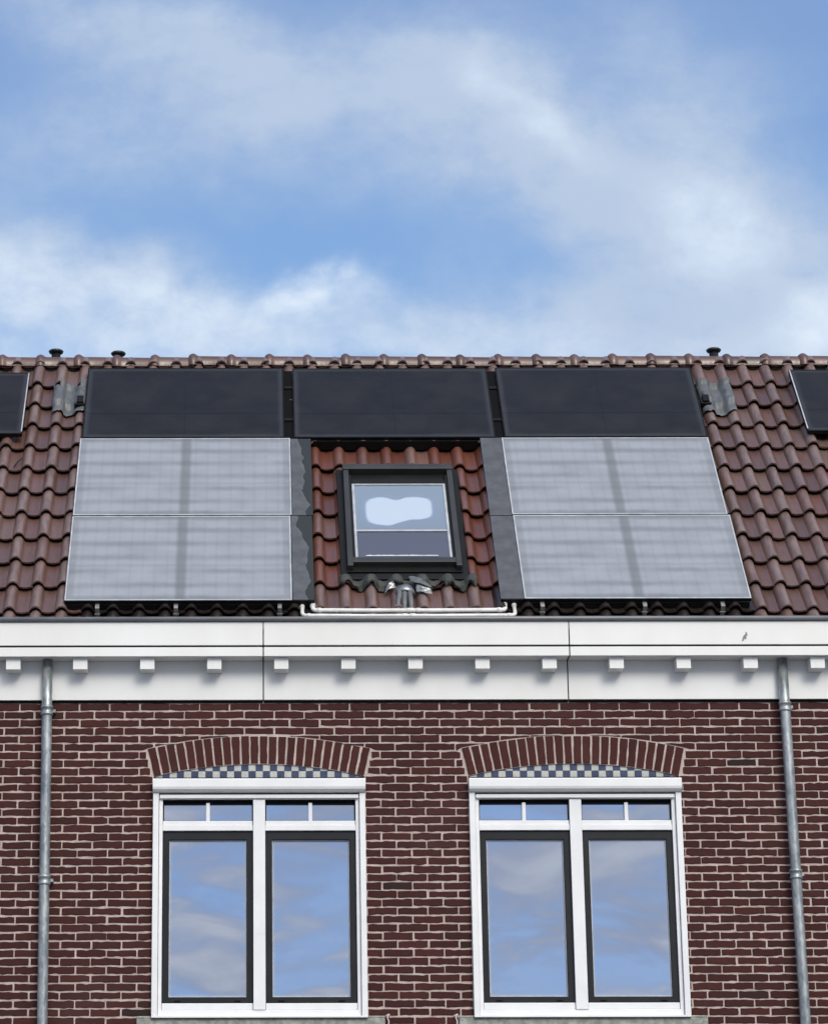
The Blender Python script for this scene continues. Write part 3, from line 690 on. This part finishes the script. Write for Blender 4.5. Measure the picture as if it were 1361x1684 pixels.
# --- windows with roller screen cassettes
def make_window(c, wi):
    wn_ = empty('window', (c, 0, WZ0), parent=house); Z = -WZ0
    def B(*a): m_ = MB(); m_.box(a[0], a[1], a[2], a[3], a[4] + Z, a[5] + Z); return m_
    fm = MB()
    fm.frame(-.724, .724, -.022, .075, 3.773 + Z, 5.3645 + Z, .026, .026, .046, .032)
    fm.box(-.0435, .0435, -.030, .074, 3.8195 + Z, 5.332 + Z)
    for s in (-1, 1):
        xa, xb = sorted((s * .044, s * .6975)); fm.box(xa, xb, -.018, .074, 5.1055 + Z, 5.1450 + Z)      # transom
        fm.box(xa, xb, -.012, .070, 5.3175 + Z, 5.3315 + Z, 1)                                              # dark strip at the head
    fm.build('frame', [M['window_white'], M['black_rubber']], wn_, bevel=.003)
    cs_ = MB(); sec = [(.0, 5.476), (-.088, 5.476), (-.094, 5.470), (-.094, 5.415), (-.088, 5.398), (-.070, 5.384), (-.045, 5.379), (.0, 5.379)]
    q = cs_.add([(x, y, zz + Z) for x in (-.770, .770) for y, zz in sec]); n = len(sec)
    for i in range(n): j = (i + 1) % n; cs_.face([q + i, q + n + i, q + n + j, q + j])
    cs_.face([q + i for i in range(n)]); cs_.face([q + n + i for i in range(n)][::-1])
    cs_.build('screen_cassette', M['window_white'], wn_, bevel=.002)
    for s in (-1, 1):
        xa, xb = sorted((s * .768, s * .7265)); gd = MB(); gd.box(xa, xb, -.050, .02, 3.776 + Z, 5.3785 + Z); xc = (xa + xb) / 2
        gd.build('guide_rail', M['window_white'], wn_, bevel=.003)
    bb = B(-.720, .720, -.046, -.0225, 5.338, 5.3650); bb.build('screen_bottom_bar', M['window_white'], wn_, bevel=.003)
    B(-.7685, .7685, -.056, .02, 3.762, 3.7755).build('base_strip', M['window_white'], wn_, bevel=.002)
    for si, s in enumerate((-1, 1)):
        xa, xb = sorted((s * .046, s * .696)); mid = (xa + xb) / 2
        tl = MB(); tl.frame(xa, xb, .012, .05, 5.1800 + Z, 5.3170 + Z, .006, .006, .005, .016); tl.build('transom_sash', M['black'], wn_, bevel=.0015)
        tr_ = MB(); tr_.box(xa, xb, -.008, .05, 5.1460 + Z, 5.1790 + Z); tr_.build('transom_rail', M['window_white'], wn_, bevel=.003)
        tb = B(mid - .0135, mid + .0135, -.004, .0245, 5.1795, 5.3115); tb.build('glazing_bar', M['window_white'], wn_, bevel=.003)
        pp = MB(); q = pp.add([(xa + .005, .028, 5.184 + Z), (xb - .005, .028 + .0015 * s, 5.184 + Z), (xb - .005, .028 + .0015 * s, 5.302 + Z), (xa + .005, .028, 5.302 + Z)]); pp.face([q, q + 1, q + 2, q + 3])
        pp.build('transom_pane', M['pane%d' % ((si + 2 * wi + 1) % 4)], wn_)
        B(xa, xb, -.012, .05, 3.8205, 3.868).build('lower_rail', M['window_white'], wn_, bevel=.004)
        # casement: dark sash, spacer, pane
        cas = MB(); cas.frame(xa, xb, .002, .058, 3.870 + Z, 5.1035 + Z, .046, .046, .043, .062)
        co = cas.build('casement', M['anthracite'], wn_, bevel=.003)
        sp = MB(); sp.frame(xa + .0465, xb - .0465, .016, .040, 3.9135 + Z, 5.041 + Z, .006, .006, .006, .006); sp.build('glazing_bead', M['frost_frame'], co, bevel=.001)
        cp = MB(); t_ = .0035 * (1 if (si + wi) % 2 else -1)
        q = cp.add([(xa + .052, .030, 3.919 + Z), (xb - .052, .030 + t_, 3.919 + Z), (xb - .052, .030 + t_ + .002, 5.036 + Z), (xa + .052, .032, 5.036 + Z)]); cp.face([q, q + 1, q + 2, q + 3]); cp.build('pane', M['pane%d' % (si + 2 * wi)], co)
        for e in (xa + .11, xb - .11):
            dh = B(e - .022, e + .022, -.004, .0015, 3.880, 3.888); dh.build('drain_cap', M['black_rubber'], co, bevel=.001)
    st = MB(); st.box(-.872, .884, -.030, .0015, 3.54 + Z, 3.7600 + Z); st.box(-.872, -.770, -.030, .0015, 3.7605 + Z, 3.7765 + Z); st.box(.771, .884, -.030, .0015, 3.7605 + Z, 3.7765 + Z)
    st.build('sill', M['stone'], wn_, bevel=.004)
    return wn_
for c, wi in WIN: make_window(c, wi)
# small cable clips beside the sills
for x in (.935, 1.42):
    cl = MB(); cl.tube([(x, -.012, 3.60), (x + .004, -.012, 3.74), (x - .006, -.014, 3.765), (x + .004, -.014, 3.79)], .006, 8); cl.tube([(x - .018, -.012, 3.775), (x + .012, -.016, 3.785)], .007, 8)
    cl.build('cable', M['clip'], wall)

# --- galvanised downpipes
def downpipe(x_top, x_bot, collars):
    zt, zb = 6.3625, .1; Y = -.078
    f_ = lambda zz: x_top + (x_bot - x_top) * (zt - zz) / (zt - 3.7)
    pm = MB(); pm.tube([(f_(zt), Y, zt), (f_(5.95), Y, 5.95), (f_(4.73), Y - .001, 4.73), (f_(3.3), Y, 3.3), (f_(3.3), Y, zb)], .0375, 32)
    pp = pm.build('drainpipe', M['galvanised'], house)
    for zc in collars:
        cmn = MB(); x = f_(zc)
        cmn.tube([(x, Y, zc - .040), (x, Y, zc - .036), (x, Y, zc - .022), (x, Y, zc - .018), (x, Y, zc + .010), (x, Y, zc + .014), (x, Y, zc + .028), (x, Y, zc + .034)], [.039, .0455, .0455, .0415, .0415, .0465, .0465, .039], 32)
        cmn.box(x + .036, x + .062, -.06, .0, zc - .012, zc + .010)
        cmn.build('pipe_collar', M['galvanised'], pp)
downpipe(-1.5265, -1.513, (5.985, 4.742)); downpipe(3.862, 3.882, (6.005, 4.775))

# ------------------------------------------------------------------ solar panels (things that rest on the roof)
def roof_point(x, s, h): return (x, s * CT - h * ST, Z0 + s * ST + h * CT)
ROT = (TH, 0, 0)
def panel(name, x0, x1, s0, s1, glass, fmat, label, group, clamps=(), hooks=(), shade_board=False, trim=0, strip=None, fw=.012, cat='solar panel'):
    s0 += .144; s1 += .144          # figures were taken at the roof surface below the raised glass
    o = empty(name, roof_point((x0 + x1) / 2, s0, 0), ROT); tag(o, label, cat, group)
    W_, H_ = (x1 - x0) / 2, s1 - s0
    f = MB(); f.frame(-W_, W_, 0, H_, .113, .120, fw, fw, fw, fw, 'z'); f.build('frame', fmat, o, bevel=.0012)
    f = MB(); f.frame(-W_ + .001, W_ - .001, .001, H_ - .001, .085, .1125, fw, fw, fw, fw, 'z'); f.build('frame_side', M['black'], o)
    g = MB(); q = g.add([(-W_ + fw, fw, .1175), (W_ - fw, fw, .1175), (W_ - fw, H_ - fw, .1175), (-W_ + fw, H_ - fw, .1175)]); g.face([q, q + 1, q + 2, q + 3])
    g.build('glass', glass, o)
    b = MB(); b.box(-W_ + .013, W_ - .013, .013, H_ - .013, .088, .100); b.build('backsheet', M['black'], o)
    r = MB()
    for t_ in (.12, .80): r.box(-W_ + .02, W_ - .02, H_ * t_, H_ * t_ + .04, .050, .0845)
    r.build('rail', M['black'], o)
    for hx in clamps:
        for t_ in (.27, .73): k_ = MB(); k_.box(hx[0], hx[1], H_ * t_ - .018, H_ * t_ + .018, .07, .108); k_.build('clamp', M['black'], o, bevel=.003)
    for hx in hooks:
        x = hx - (x0 + x1) / 2; k_ = MB(); k_.box(x - .016, x + .016, -.052, -.046, -.02, .082); k_.box(x - .016, x + .016, -.0455, .03, .074, .084); k_.box(x - .022, x + .022, -.056, -.0522, .018, .032)
        k_.build('bracket', M['alu'], o, bevel=.002)
    if shade_board:
        k_ = MB(); k_.box(.475 - (x0 + x1) / 2, 1.832 - (x0 + x1) / 2, -.040, -.034, .02, .1065); k_.build('shade_board', M['black'], o)  # black board added to stand in for shade below the panel edge
    if strip:
        k_ = MB(); k_.box(strip[0], strip[1], .01, H_ - .01, .088, .094); k_.build('joint_strip', M['black_rubber'], o)
    if trim:
        xx = trim * (W_ - .006); k_ = MB(); k_.box(xx - .005, xx + .005, .03, H_ - .01, .1205, .1225); k_.build('pale_edge', M['frost_frame'], o)
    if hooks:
        k_ = MB(); k_.box(-W_ + .01, W_ - .01, -.008, -.003, .012, .084); k_.box(-W_ + .02, W_ - .02, .02, .04, -.015, .0495); k_.build('shade_board', M['black'], o)  # black boards added as shade under the lower panel edge
    return o
GT, GL = 'dark solar panels in the top row', 'frosted solar panels in the lower rows'
panel('solar_panel', -1.428, .240, 2.795, 3.915, M['dark_glass'], M['black'], 'dark solar panel at the left end of the full top row', GT, clamps=((.836, .908),), strip=(.8355, .9105))
panel('solar_panel', .318, 1.978, 2.792, 3.905, M['dark_glass'], M['black'], 'dark solar panel in the top row directly above the skylight', GT, clamps=((.832, .898),), strip=(.8315, .9025), shade_board=True)
panel('solar_panel', 2.052, 3.725, 2.797, 3.915, M['dark_glass'], M['black'], 'dark solar panel at the right end of the full top row', GT)
panel('solar_panel', -1.439, .287, 1.644, 2.782, M['frosted'], M['frost_frame'], 'frosted white solar panel left of the skylight, upper of the two', GL)
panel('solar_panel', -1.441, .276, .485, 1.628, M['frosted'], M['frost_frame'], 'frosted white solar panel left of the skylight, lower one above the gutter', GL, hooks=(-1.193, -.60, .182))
panel('solar_panel', 2.024, 3.722, 1.647, 2.782, M['frosted'], M['frost_frame'], 'frosted white solar panel right of the skylight, upper of the two', GL)
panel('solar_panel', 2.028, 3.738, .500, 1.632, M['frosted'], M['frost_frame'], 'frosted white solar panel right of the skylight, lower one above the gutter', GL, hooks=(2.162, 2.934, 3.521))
GN = 'solar panels on the neighbouring roofs'
panel('solar_panel', -3.60, -1.925, 2.860, 3.845, M['dark_glass'], M['black'], 'dark solar panel cut off by the left edge of the picture', GN, trim=1)
panel('solar_panel', 4.560, 6.235, 2.885, 3.870, M['dark_glass'], M['black'], 'dark solar panel cut off by the right edge of the picture', GN, trim=-1)
GI = 'narrow infill plates beside the skylight'
def plate(x0, x1, s0, s1, m_, label):
    s0 += .144; s1 += .144
    o = empty('infill_plate', roof_point((x0 + x1) / 2, s0, 0), ROT); tag(o, label, 'infill plate', GI); W_, H_ = (x1 - x0) / 2, s1 - s0
    g = MB(); g.box(-W_, W_, 0, H_, .108, .1185); g.build('plate', m_, o, bevel=.001)
    e = MB(); e.box(-W_ + .002, -W_ + .006, .002, H_ - .002, .075, .1078); e.box(W_ - .006, W_ - .002, .002, H_ - .002, .0, .1078); e.box(-W_ + .0065, W_ - .0065, .002, .006, .03, .1078); e.build('edge', M['black'], o)
    return o
plate(.2915, .455, 1.640, 2.772, M['strip_wet'], 'grey infill plate left of the skylight, upper one with dark thawed edge')
plate(.2815, .445, .490, 1.630, M['strip_wet'], 'grey infill plate left of the skylight, lower one with dark thawed edge')
plate(1.848, 2.020, 1.634, 2.782, M['strip'], 'evenly frosted grey infill plate right of the skylight, upper one')
plate(1.848, 2.024, .500, 1.624, M['strip'], 'evenly frosted grey infill plate right of the skylight, lower one')

# ------------------------------------------------------------------ white plastic pipes along the gutter
def arc(c, r, a0, a1, n=6): return [(c[0] + r * math.cos(R(a0 + (a1 - a0) * i / n)), c[1] + r * math.sin(R(a0 + (a1 - a0) * i / n))) for i in range(n + 1)]
def conduit(xl, xr, s_, h, up_l, up_r, r, coup, label):
    o = empty('plastic_pipe', roof_point((xl + xr) / 2, s_ + .084, 0), ROT); tag(o, label, 'pipe', 'white plastic pipes under the skylight')
    ox = (xl + xr) / 2; m_ = MB(); q = .032; pts = []
    pts += [(xl - ox, up_l, h + .0)]; pts += [(x + 0, y, h) for x, y in arc((xl - ox + q, q), q, 180, 270)]
    n = 8
    for i in range(1, n): x = (xl - ox + q) + (xr - xl - 2 * q) * i / n; pts.append((x, -.0035 * math.sin(math.pi * i / n) + .0012 * math.sin(i * 2.1), h))
    pts += [(x, y, h) for x, y in arc((xr - ox - q, q), q, 270, 360)]; pts += [(xr - ox, up_r, h)]
    m_.tube(pts, r, 14); m_.build('pipe', M['pvc'], o)
    for x, w2, rr in coup:
        x -= ox; k_ = MB(); k_.tube([(x - w2, -.002, h), (x - w2 + .004, -.002, h), (x + w2 - .004, -.002, h), (x + w2, -.002, h)], [rr * .9, rr, rr, rr * .9], 14); k_.build('coupling', M['pvc'], o)
    for sx, up in ((xl - ox, up_l), (xr - ox, up_r)):
        k_ = MB(); k_.tube([(sx, up - .03, h), (sx, up, h)], r * 1.25, 14); e_ = 1 if sx < 0 else -1
        k_.build('elbow_socket', M['pvc'], o); k_ = MB(); k_.tube([(sx + e_ * (q + .0), 0, h), (sx + e_ * (q + .03), 0, h)], r * 1.25, 14); k_.build('elbow_socket', M['pvc'], o)
conduit(.432, 1.880, .487, .062, .075, .095, .0172, ((.61, .012, .018), (.93, .012, .018), (1.165, .030, .020), (1.225, .018, .0195), (1.55, .012, .018)), 'upper white plastic pipe running along the tile edge between the panels')
conduit(.352, 1.950, .425, .058, .125, .145, .0150, ((1.12, .020, .018), (1.18, .022, .018), (.42, .02, .016), (1.88, .02, .016)), 'lower white plastic pipe lying right against the gutter lip')

# ------------------------------------------------------------------ cable duct below the skylight
cd = empty('cable_duct', roof_point(1.14, .575, 0), ROT); tag(cd, 'silver flexible ducts in a metal collar below the skylight', 'cable duct')
fx = MB()
for i, x in enumerate((-.050, -.012, .028)):
    base_x = x * 1.25
    pts = [(base_x - .004, .0, .050), (base_x - .002, .07, .082), (x, .15, .098), (x * .9, .23, .092), (x * .8, .28, .074)]
    ctrl = []
    for j in range(len(pts) - 1):
        for q_ in range(6): t_ = q_ / 6; ctrl.append(tuple(pts[j][a] * (1 - t_) + pts[j + 1][a] * t_ for a in range(3)))
    fx.tube(ctrl, [.0205 + (.0018 if j % 2 else 0) for j in range(len(ctrl))], 12)
fx.build('flexible_duct', M['lead'], cd)
hm = MB(); n = 16
for a_, (y, h, w_) in enumerate([(.190, .118, .072), (.215, .128, .074), (.245, .130, .070), (.275, .118, .058), (.295, .090, .040)]):
    k_ = hm.add([(-.005 + w_ * math.cos(R(180 * j / n)), y - .02 * math.sin(R(180 * j / n)), .04 + (h - .04) * math.sin(R(180 * j / n)) ** .7 + .003 * noise.noise((j * .9, a_ * 1.3, 2))) for j in range(n + 1)])
    if a_:
        for j in range(n): hm.face([q + j, q + j + 1, k_ + j + 1, k_ + j], 0, None, True)
    q = k_
hm.build('collar', M['alu_tape'], cd, solid=.003)
def flap(name, m_, pts, parent, seed):
    mb = MB(); A_, B_, C_, D_ = [Vector(p) for p in pts]; n = 10; k_ = len(mb.v)
    for j in range(n + 1):
        for i in range(n + 1):
            u, v = i / n, j / n; p = A_ * (1 - u) * (1 - v) + B_ * u * (1 - v) + C_ * u * v + D_ * (1 - u) * v
            p = p + Vector((.006 * noise.noise((u * 3, v * 3, seed)), .010 * noise.noise((u * 4, v * 3, seed + 5)), .010 * noise.noise((u * 3, v * 4, seed + 9)) + .012 * math.sin(u * math.pi))); mb.add([p])
    for j in range(n):
        for i in range(n): mb.face([j * (n + 1) + i, j * (n + 1) + i + 1, (j + 1) * (n + 1) + i + 1, (j + 1) * (n + 1) + i], 0, None, True)
    return mb.build(name, m_, parent, solid=.003)
flap('foil_flap', M['alu_tape'], [(-.165, .235, .05), (-.075, .262, .085), (-.085, .330, .095), (-.135, .300, .09)], cd, 3)
flap('foil_flap', M['alu_tape'], [(.075, .215, .085), (.205, .165, .075), (.200, .225, .085), (.080, .290, .095)], cd, 17)
flap('lead_flap', M['lead'], [(.035, .305, .11), (.215, .235, .088), (.150, .345, .098), (.030, .385, .105)], cd, 23)
